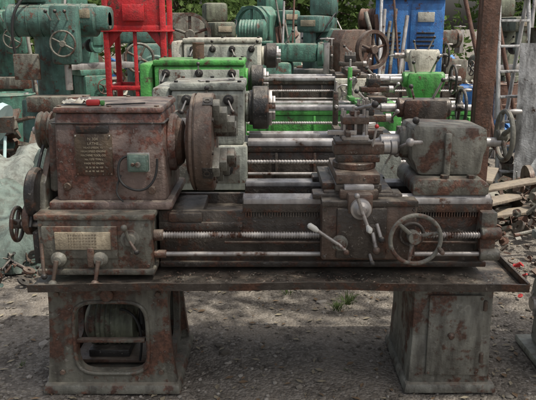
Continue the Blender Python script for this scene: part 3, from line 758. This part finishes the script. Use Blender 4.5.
def blue_cabinet(loc, rz):
    P = empty('electrical_cabinet', loc, rz)
    box(P,'body',-.5,.5,-.3,.3,.1,2.05,BLUE,.015)
    box(P,'plinth',-.47,.47,-.27,.27,0,.1,DARK,.005)
    for s in (-1,1):
        box(P,'door_%s'%('a' if s<0 else 'b'),min(s*.02,s*.47),max(s*.02,s*.47),-.318,-.302,.16,1.98,BLUE,.006)
        for i in range(6): box(P,'louvre_%s%d'%('a' if s<0 else 'b',i),s*.245-.13,s*.245+.13,-.328,-.319,1.25+.06*i,1.275+.06*i,DARK,.003)
    box(P,'handle',-.045,-.03,-.345,-.32,1.0,1.15,STEEL,.003)
    box(P,'label',.12,.36,-.326,-.319,1.72,1.86,CREAM,.002)
    box(P,'roof',-.53,.53,-.34,.33,2.05,2.09,BLUE,.008)
blue_cabinet((2.15,10.6,0),R(-12))
def barrel(loc, m):
    P = empty('oil_drum', loc)
    prof=[(0,0),(0,.27),(.01,.285),(.02,.28),(.28,.28),(.29,.29),(.31,.29),(.32,.28),(.56,.28),(.57,.29),(.59,.29),(.60,.28),(.86,.28),(.87,.285),(.88,.27),(.86,.265),(.86,0)]
    rev(P,'shell',(0,0,0),(0,0,1),prof,m,40)
    cyl(P,'bung',(.15,.1,.855),(.15,.1,.875),.03,STEEL)
barrel((2.65,9.3,0),BLUE); barrel((1.75,8.9,0),BLUE)
barrel((3.3,9.8,0),RUST); barrel((-3.1,8.2,0),TEAL2)

def pipes(loc, n, seed):
    rnd=random.Random(seed); P=empty('pipe_bundle',loc)
    for i in range(n):
        x=rnd.uniform(-.25,.25); cyl(P,'pipe_%d'%i,(x,rnd.uniform(-.1,.1),0),(x+rnd.uniform(-.5,.3),.5+rnd.uniform(-.1,.1),rnd.uniform(1.6,2.2)),rnd.uniform(.015,.035),rnd.choice((GREYL,ALU,RUST,STEEL)),.002,14)
pipes((1.75,9.6,0),9,1); pipes((3.1,8.6,0),7,2); pipes((-2.75,8.4,0),6,3); pipes((.45,11.2,0),7,4)

def ladder(loc, rz):
    P = empty('step_ladder', loc, rz)
    for s in (-1,1):
        for nm,y0,y1 in (('front',-.35,0),('rear',.4,.02)):
            cyl(P,'%s_rail_%s'%(nm,'a' if s<0 else 'b'),(s*.24,y0,0),(s*.17,y1,1.95),.022,ALU,.002,12)
    for k in range(7):
        f=(k+.7)/7.6; y=-.35*(1-f); w=.24-.07*f
        box(P,'tread_%d'%k,-w+.01,w-.01,y-.03,y+.05,1.95*f-.012,1.95*f+.012,ALU,.003)
    box(P,'top_cap',-.19,.19,-.06,.08,1.94,1.98,ALU,.006)
ladder((2.55,7.3,0),R(15))

def sheet_stack(loc, rz):
    P = empty('steel_sheets', loc, rz)
    for i,(dx,w,h,m) in enumerate(((0,.55,1.5,ALU),(.08,.5,1.65,GREYL),(.2,.6,1.35,RUST))):
        bm=bmesh.new(); g=[]
        for a in range(9):
            g.append([bm.verts.new((dx-w/2+w*a/8, .1*i+.30*b/10+.015*noise.noise(Vector((a*.4,b*.3,i))), h*b/10)) for b in range(11)])
        for a in range(8):
            for b in range(10): bm.faces.new((g[a][b],g[a+1][b],g[a+1][b+1],g[a][b+1]))
        bmesh.ops.solidify(bm,geom=list(bm.faces),thickness=.006)
        finish(bm,'sheet_%d'%i,m,P,60)
sheet_stack((2.75,6.6,0),R(-10))

# boards lying against the scrap
P = empty('wooden_boards', (2.05,5.6,0))
for i,(x,y,l,rz,tilt,z) in enumerate(((-.1,-.2,1.1,.5,.05,.16),(0,0,1.3,.9,.12,.24),(.12,.25,1.0,.25,-.1,.30),(-.05,.4,1.2,1.2,.1,.36))):
    o=box(P,'board_%d'%i,-l/2,l/2,-.07,.07,-.012,.012,WOOD,.002); o.location=(x,y,z); o.rotation_euler=(.05,tilt,rz)

P = empty('steel_post', (1.66,5.25,0))
box(P,'shaft',-.06,.06,-.05,.05,0,3.6,RUST,.006)
for s in (-1,1): box(P,'flange_%s'%('a' if s<0 else 'b'),-.065,.065,s*.052-.006,s*.052+.006,0,3.6,RUST,.002)
box(P,'base_plate',-.13,.13,-.12,.12,0,.02,RUST,.003)

# ---------------------------------------------------------------- scrap, sacks
def scrap(name, loc, sx, sy, h, n, mats, seed, smin=.04, smax=.2):
    rnd = random.Random(seed); bm = bmesh.new()
    for i in range(n):
        r = math.sqrt(rnd.random()); a = rnd.random()*6.283
        x, y = math.cos(a)*r*sx, math.sin(a)*r*sy
        z = h*(1-r*r)*(.35+.65*rnd.random())+.02
        s = smin+(smax-smin)*rnd.random()**2
        t = rnd.random(); f0=len(bm.faces); bm.verts.ensure_lookup_table(); v0=len(bm.verts)
        if t < .4:
            bmesh.ops.create_cube(bm,size=1); bm.verts.ensure_lookup_table(); vs=bm.verts[v0:]
            bmesh.ops.scale(bm,verts=vs,vec=(s*1.4,s*rnd.uniform(.3,1),s*rnd.uniform(.08,.6)))
        elif t < .55:
            rev_bm(bm,(0,0,-s*1.2),(0,0,1),cylp(s*2.4,s*rnd.uniform(.08,.25),.002),10)
        elif t < .75:
            q=s*rnd.uniform(.4,.9); rev_bm(bm,(0,0,0),(0,0,1),[(0,q*.3),(0,q),(q*.3,q),(q*.3,q*.3)],18,True)
        else:
            rev_bm(bm,(0,0,0),(0,0,1),[(0,0),(0,s*.5),(s*.2,s*.5),(s*.2,s*.25),(s*.8,s*.22),(s*.8,0)],14)
        bm.verts.ensure_lookup_table(); vs=bm.verts[v0:]
        M = Matrix.Translation((x,y,z)) @ Matrix.Rotation(rnd.random()*6.28,4,'Z') @ Matrix.Rotation(rnd.gauss(0,.8),4,'X') @ Matrix.Rotation(rnd.gauss(0,.8),4,'Y')
        bmesh.ops.transform(bm,matrix=M,verts=vs)
        k=rnd.randrange(len(mats)); bm.faces.ensure_lookup_table()
        for f in bm.faces[f0:]: f.material_index=k
    for v in bm.verts:
        if v.co.z<.003: v.co.z=.003
    o=finish(bm,name,mats,None); o.location=loc
    return o
SC=[RUST,BROWN,GREY,GREY,BED]
scrap('scrap_metal_pile',(2.15,5.0,0),.5,.8,.26,200,SC,1,.025,.11)
scrap('scrap_metal_pile',(2.7,5.9,0),.7,.8,.45,170,SC+[GREYL,ALU],2)
scrap('scrap_metal_pile',(3.2,7.6,0),.9,.8,.9,130,SC+[GREYL,BLUE],3,.06,.3)
scrap('scrap_metal_pile',(-2.3,5.9,0),.6,.6,.95,150,SC+[TEAL,SKY_BLUE],4,.05,.22)
scrap('scrap_metal_pile',(-1.8,4.45,0),.36,.35,.14,150,[DARK,BED,TEAL,BROWN,GREY],5,.02,.08)
scrap('scrap_metal_pile',(1.8,4.15,0),.25,.4,.05,70,SC+[REDP],8,.012,.045)
scrap('scrap_metal_pile',(.8,8.6,0),1.6,.35,.6,150,SC+[TEAL2,GREYL],9,.06,.25)
scrap('scrap_metal_pile',(-1.6,6.7,0),.7,.5,.7,120,SC+[TEAL2],10,.06,.25)
scrap('scrap_metal_pile',(.3,14.5,0),6.5,1.2,1.5,500,SC+[TEAL2,BLUE,CREAM,OLIVE],11,.12,.55)

def tarp(loc, sx, sy, h, m, seed):
    bm=bmesh.new(); n=72; g=[]
    for i in range(n+1):
        row=[]
        for j in range(n+1):
            u,v=i/n*2-1,j/n*2-1; x,y=u*sx,v*sy
            e=max(0,1-(abs(u)**3+abs(v)**3))**.45
            q=Vector((x*3.2,y*3.2,seed))
            z=h*e*(.72+.40*noise.noise(q*.7))+.08*abs(noise.noise(q*1.5))
            # folds: long creases radiating in one direction
            w=x*9+y*4+2.5*noise.noise(q*.8)
            z+=.028*e*(1-abs(math.sin(w)))+.018*e*(1-abs(math.sin(w*1.9+y*11+3*noise.noise(q))))
            row.append(bm.verts.new((x+.06*noise.noise(q*1.5+Vector((5,0,0))),y+.05*noise.noise(q*2+Vector((0,7,0))),max(.004,z))))
        g.append(row)
    for i in range(n):
        for j in range(n): bm.faces.new((g[i][j],g[i+1][j],g[i+1][j+1],g[i][j+1]))
    o=finish(bm,'tarpaulin',m,None,80); o.location=loc; return o
tarp((-2.0,4.95,0),.55,.55,.62,SACK,1)
tarp((-2.35,5.6,0),.7,.6,.80,SACKW,2)
def sack(loc, sx, sy, sz, m, seed):
    bm=bmesh.new(); bmesh.ops.create_icosphere(bm,subdivisions=4,radius=1)
    for v in bm.verts:
        p=v.co.copy(); q=p*1.3+Vector((seed*7,0,0))
        d=1+.22*noise.noise(q)+.14*noise.noise(q*3)+.09*abs(noise.noise(q*6))
        p.z = max(p.z,-.55)
        x,y,z=p.x*d,p.y*d,p.z*d
        pinch=1-.35*max(0,z)**2
        v.co=Vector((x*sx*pinch,y*sy*pinch,(z+.6)*sz))
        v.co.z=max(v.co.z,.0)
    o=finish(bm,'cloth_sack',m,None,80); o.location=loc; return o
sack((-1.66,5.35,0),.27,.3,.55,SACK,2)
sack((2.0,8.2,0),.3,.3,.5,SACKW,7)

P = empty('gear_housing', (1.60,3.05,0))
box(P,'case',-.20,.25,-.2,.3,.02,.62,WGREY,.05,.02,.02)
cyl(P,'round_cover',(-.20,.05,.34),(-.235,.05,.34),.17,WGREY,.01,40)
bolts(P,'cover_bolts',[(-.234,.05+.14*math.cos(a*math.pi/4),.34+.14*math.sin(a*math.pi/4)) for a in range(8)],(-1,0,0),.014,STEEL)
cyl(P,'output_shaft',(-.235,.05,.34),(-.30,.05,.34),.035,STEEL)
box(P,'flange',-.225,.27,-.22,.32,.60,.645,WGREY,.01)
bolts(P,'flange_bolts',[(x,-.2+.04,.645) for x in (-.19,-.05,.1,.22)],(0,0,1),.016,STEEL,.015)
box(P,'mounting_feet',-.25,.3,-.24,.34,0,.04,WGREY,.01)

# ---------------------------------------------------------------- ground
gm = bpy.data.materials.new('gravel_dirt'); nt,b = nodes_of(gm)
tc = nt.nodes.new('ShaderNodeTexCoord').outputs['Object']
c = mix(nt, ramp(nt,nz(nt,tc,1.2,5),.38,.62), (.19,.165,.135), (.10,.088,.074))
nf = nz(nt,tc,30,5,.7)
c = mix(nt, ramp(nt,nf,.45,.7), c, (.235,.21,.178))
c = mix(nt, ramp(nt,nz(nt,tc,4,6,.7),.52,.66), c, (.062,.052,.043))
vo = nt.nodes.new('ShaderNodeTexVoronoi'); vo.inputs['Scale'].default_value=70; nt.links.new(tc,vo.inputs['Vector'])
vc = nt.nodes.new('ShaderNodeRGBToBW'); nt.links.new(vo.outputs['Color'],vc.inputs[0])
c = mix(nt, math_n(nt,'MULTIPLY',ramp(nt,vc.outputs[0],.6,.75),.45), c, (.30,.275,.24))
nt.links.new(c,b.inputs['Base Color']); b.inputs['Roughness'].default_value=.95
b1=nt.nodes.new('ShaderNodeBump'); b1.inputs['Strength'].default_value=.8; b1.inputs['Distance'].default_value=.012
hs=nt.nodes.new('ShaderNodeMath'); hs.operation='SUBTRACT'
nt.links.new(nf,hs.inputs[0]); nt.links.new(vo.outputs['Distance'],hs.inputs[1])
nt.links.new(hs.outputs[0],b1.inputs['Height']); nt.links.new(b1.outputs[0],b.inputs['Normal'])
def gh(x,y):
    return .012*noise.noise(Vector((x*1.7,y*1.7,0)))+.006*noise.noise(Vector((x*6,y*6,2)))-.008
bm=bmesh.new(); n=170; co=[math.sinh(6.2*(i/n*2-1))/math.sinh(6.2)*300 for i in range(n+1)]
g=[[bm.verts.new((x,y+3.2,gh(x,y+3.2))) for y in co] for x in co]
for i in range(n):
    for j in range(n): bm.faces.new((g[i][j],g[i+1][j],g[i+1][j+1],g[i][j+1]))
finish(bm,'ground',gm,None,180)

def gravel():
    rnd=random.Random(3); verts=[];faces=[];mi=[]
    ico=bmesh.new(); bmesh.ops.create_icosphere(ico,subdivisions=1,radius=1)
    base=[v.co.copy() for v in ico.verts]; ico.verts.index_update(); fs=[[v.index for v in f.verts] for f in ico.faces]; ico.free()
    for i in range(11000):
        y=2.0+rnd.random()**1.6*5; x=rnd.uniform(-.62,.62)*y*1.1
        s=.003+.011*rnd.random()**3
        if rnd.random()<.02: s*=2.6
        rz=rnd.random()*6.28; sc=Vector((s*rnd.uniform(.7,1.5),s*rnd.uniform(.7,1.3),s*rnd.uniform(.4,.8)))
        o=len(verts); z=gh(x,y)+sc.z*.35
        for p in base:
            q=Vector((p.x*sc.x,p.y*sc.y,p.z*sc.z))*rnd.uniform(.8,1.15); ca,sa=math.cos(rz),math.sin(rz)
            verts.append((x+q.x*ca-q.y*sa,y+q.x*sa+q.y*ca,z+q.z))
        k=rnd.choice((0,0,1,1,2))
        for f in fs: faces.append([o+a for a in f]); mi.append(k)
    me=bpy.data.meshes.new('gravel'); me.from_pydata(verts,[],faces)
    for m in (plain('stone_a',(.21,.19,.16),.9),plain('stone_b',(.12,.105,.085),.9),plain('stone_c',(.33,.305,.27),.9)): me.materials.append(m)
    me.polygons.foreach_set('material_index',mi); me.update()
    scene.collection.objects.link(bpy.data.objects.new('gravel',me))
gravel()

def litter():
    rnd=random.Random(9); v=[];f=[];mi=[]
    for i in range(1600):
        y=2.2+rnd.random()**1.4*4; x=rnd.uniform(-.6,.6)*y*1.1; L=rnd.uniform(.008,.028); W=L*rnd.uniform(.3,.6); a=rnd.random()*6.28
        z=gh(x,y)+.008; o=len(v); ca,sa=math.cos(a),math.sin(a)
        for (p,q,h) in ((-L,0,0),(0,-W,.004),(L,0,.002),(0,W,.006)): v.append((x+p*ca-q*sa,y+p*sa+q*ca,z+h*rnd.random()))
        f.append((o,o+1,o+2,o+3)); mi.append(rnd.randrange(2))
    me=bpy.data.meshes.new('fallen_leaves'); me.from_pydata(v,[],f)
    me.materials.append(plain('dry_leaf',(.18,.12,.07),.8)); me.materials.append(plain('pale_dry_leaf',(.29,.25,.175),.8))
    me.polygons.foreach_set('material_index',mi)
    scene.collection.objects.link(bpy.data.objects.new('fallen_leaves',me))
litter()

def weed(loc, n, h, seed):
    rnd=random.Random(seed); v=[];f=[]
    for i in range(n):
        a=rnd.random()*6.28; r=rnd.random()*h*.7; L=h*rnd.uniform(.35,1); lean=rnd.uniform(.2,1.2); w=h*.025
        x,y=math.cos(a)*r,math.sin(a)*r; d=Vector((math.cos(a),math.sin(a),0)); t=Vector((-d.y,d.x,0))
        pr=None
        for k in range(4):
            s=k/3; c0=Vector((x,y,0))+d*lean*L*s*s+Vector((0,0,L*s*(1-.3*lean*s))); ww=w*(1.2-s)*(1+(1.6 if k in(1,2) else 0))
            o=len(v); v+= [tuple(c0-t*ww),tuple(c0+t*ww)]
            if pr is not None: f.append((pr,pr+1,o+1,o))
            pr=o
    me=bpy.data.meshes.new('weed'); me.from_pydata(v,[],f); me.materials.append(GRASSM)
    o=bpy.data.objects.new('weed_plant',me); o.location=loc; scene.collection.objects.link(o)
for i,(x,y,h,n) in enumerate(((.42,3.8,.06,50),(.49,3.9,.075,50),(.40,3.05,.025,14),(.12,4.05,.05,30),(1.25,3.6,.04,25),(-1.25,3.1,.03,20))):
    weed((x,y,0),n,h,i)

# ---------------------------------------------------------------- trees
def foliage_mesh(name, clusters, per, leaf, seed, m):
    rnd=random.Random(seed); v=[];f=[]
    for (c,rad) in clusters:
        for i in range(per):
            d=Vector((rnd.gauss(0,1),rnd.gauss(0,1),rnd.gauss(0,.75)))*rad*.5
            p=Vector(c)+d; nrm=Vector((rnd.gauss(0,1),rnd.gauss(0,1),rnd.gauss(.6,1))).normalized()
            u=nrm.orthogonal().normalized(); w=nrm.cross(u); a=rnd.random()*6.28
            u,w=u*math.cos(a)+w*math.sin(a),w*math.cos(a)-u*math.sin(a)
            L=leaf*rnd.uniform(.6,1.3); o=len(v)
            v+= [tuple(p-u*L),tuple(p-w*L*.45),tuple(p+u*L),tuple(p+w*L*.45)]
            f.append((o,o+1,o+2,o+3))
    me=bpy.data.meshes.new(name); me.from_pydata(v,[],f); me.materials.append(m); return me

def tree(loc, trunk_h, cc, cr, nclus, per, leaf, crad, seed, tr=.16, lean=(0,0)):
    rnd=random.Random(seed); P=empty('shade_tree',loc)
    top=Vector((lean[0],lean[1],trunk_h)); bm=bmesh.new()
    def limb(a,b,r0,r1,n=6,j=.1):
        pts=[a.lerp(b,i/n)+Vector((rnd.gauss(0,j),rnd.gauss(0,j),0))*(0 if i in(0,n) else 1) for i in range(n+1)]
        for i in range(n):
            ra=r0+(r1-r0)*i/n; rb=r0+(r1-r0)*(i+1)/n; d=pts[i+1]-pts[i]
            rev_bm(bm,pts[i],d,[(0,0),(0,ra),(d.length,rb),(d.length*1.02,0)],12)
        return pts
    limb(Vector((0,0,-.1)),top,tr,tr*.7)
    cl=[]
    hubs=[]
    for k in range(9):
        a=rnd.random()*6.28; q=Vector(cc)+Vector((math.cos(a)*cr[0]*.6,math.sin(a)*cr[1]*.6,rnd.uniform(-.4,.5)*cr[2]))
        limb(top,q,tr*.5,tr*.15,6,.15); hubs.append(q)
    for k in range(nclus):
        while True:
            d=Vector((rnd.uniform(-1,1),rnd.uniform(-1,1),rnd.uniform(-1,1)))
            if d.length<1: break
        p=Vector(cc)+Vector((d.x*cr[0],d.y*cr[1],d.z*cr[2])); cl.append((p,crad*rnd.uniform(.7,1.3)))
        if k%3==0: limb(min(hubs,key=lambda h:(h-p).length),p,tr*.14,tr*.05,3,.05)
    finish(bm,'trunk_and_limbs',BARK,P,60)
    me=foliage_mesh('foliage',cl,per,leaf,seed,LEAF); o=bpy.data.objects.new('foliage',me); o.parent=P; scene.collection.objects.link(o)
    return P
tree((5.6,2.2,0),4.0,(-3.3,-.5,6.0),(2.6,1.9,.9),52,85,.075,.62,5,.2,(-.6,.0))  # unseen tree, added with its crown placed to dapple the front lathe with shade
for i,(x,y) in enumerate(((-8,22),(-3.5,24),(1.2,21.5),(9.5,23),(-12,27),(14,26))):
    tree((x,y,0),1.2,(0,0,3.0),(2.6,2.2,2.6),70,70,.16,1.0,20+i,.16)

def hedge(name, loc, L, h, seed):
    rnd=random.Random(seed); cl=[]
    for i in range(int(L*8)): cl.append(((rnd.uniform(-L/2,L/2),rnd.uniform(-.7,.7),rnd.random()**.8*h),.55))
    me=foliage_mesh(name,cl,60,.10,seed,LEAF); o=bpy.data.objects.new(name,me); o.location=loc; scene.collection.objects.link(o)
hedge('bush_row',(-6,18.5,0),13,2.3,1); hedge('bush_row',(5.2,19.5,0),7,1.6,2); hedge('bush_row',(14,20,0),8,2.0,3)

# ---------------------------------------------------------------- light, sky, camera
sd = Vector((.40,-.20,.88)).normalized()
el = math.asin(sd.z); az = math.atan2(sd.x, sd.y)
w = bpy.data.worlds.new('World'); scene.world = w; w.use_nodes = True
nt = w.node_tree; sky = nt.nodes.new('ShaderNodeTexSky'); sky.sky_type='NISHITA'
sky.sun_disc=False; sky.sun_elevation=el; sky.sun_rotation=az; sky.dust_density=6; sky.air_density=1.2; sky.ozone_density=.3
hs=nt.nodes.new('ShaderNodeHueSaturation'); hs.inputs['Saturation'].default_value=.55
nt.links.new(sky.outputs[0],hs.inputs['Color'])
nt.links.new(hs.outputs[0], nt.nodes['Background'].inputs[0]); nt.nodes['Background'].inputs[1].default_value=.15
l = bpy.data.lights.new('sun','SUN'); l.energy=4.2; l.angle=R(.53); l.color=(1,.94,.84)
so = bpy.data.objects.new('sun',l); so.rotation_euler = sd.to_track_quat('Z','Y').to_euler(); so.location=sd*20
scene.collection.objects.link(so)
cam = bpy.data.cameras.new('camera'); cam.sensor_width=36; cam.lens=45.3; cam.clip_end=1000; cam.clip_start=.05
co_ = bpy.data.objects.new('camera',cam); co_.location=(0,0,1.67); co_.rotation_euler=(R(75.5),0,0)
scene.collection.objects.link(co_); scene.camera=co_
scene.view_settings.view_transform='Standard'; scene.view_settings.look='None'; scene.view_settings.exposure=0
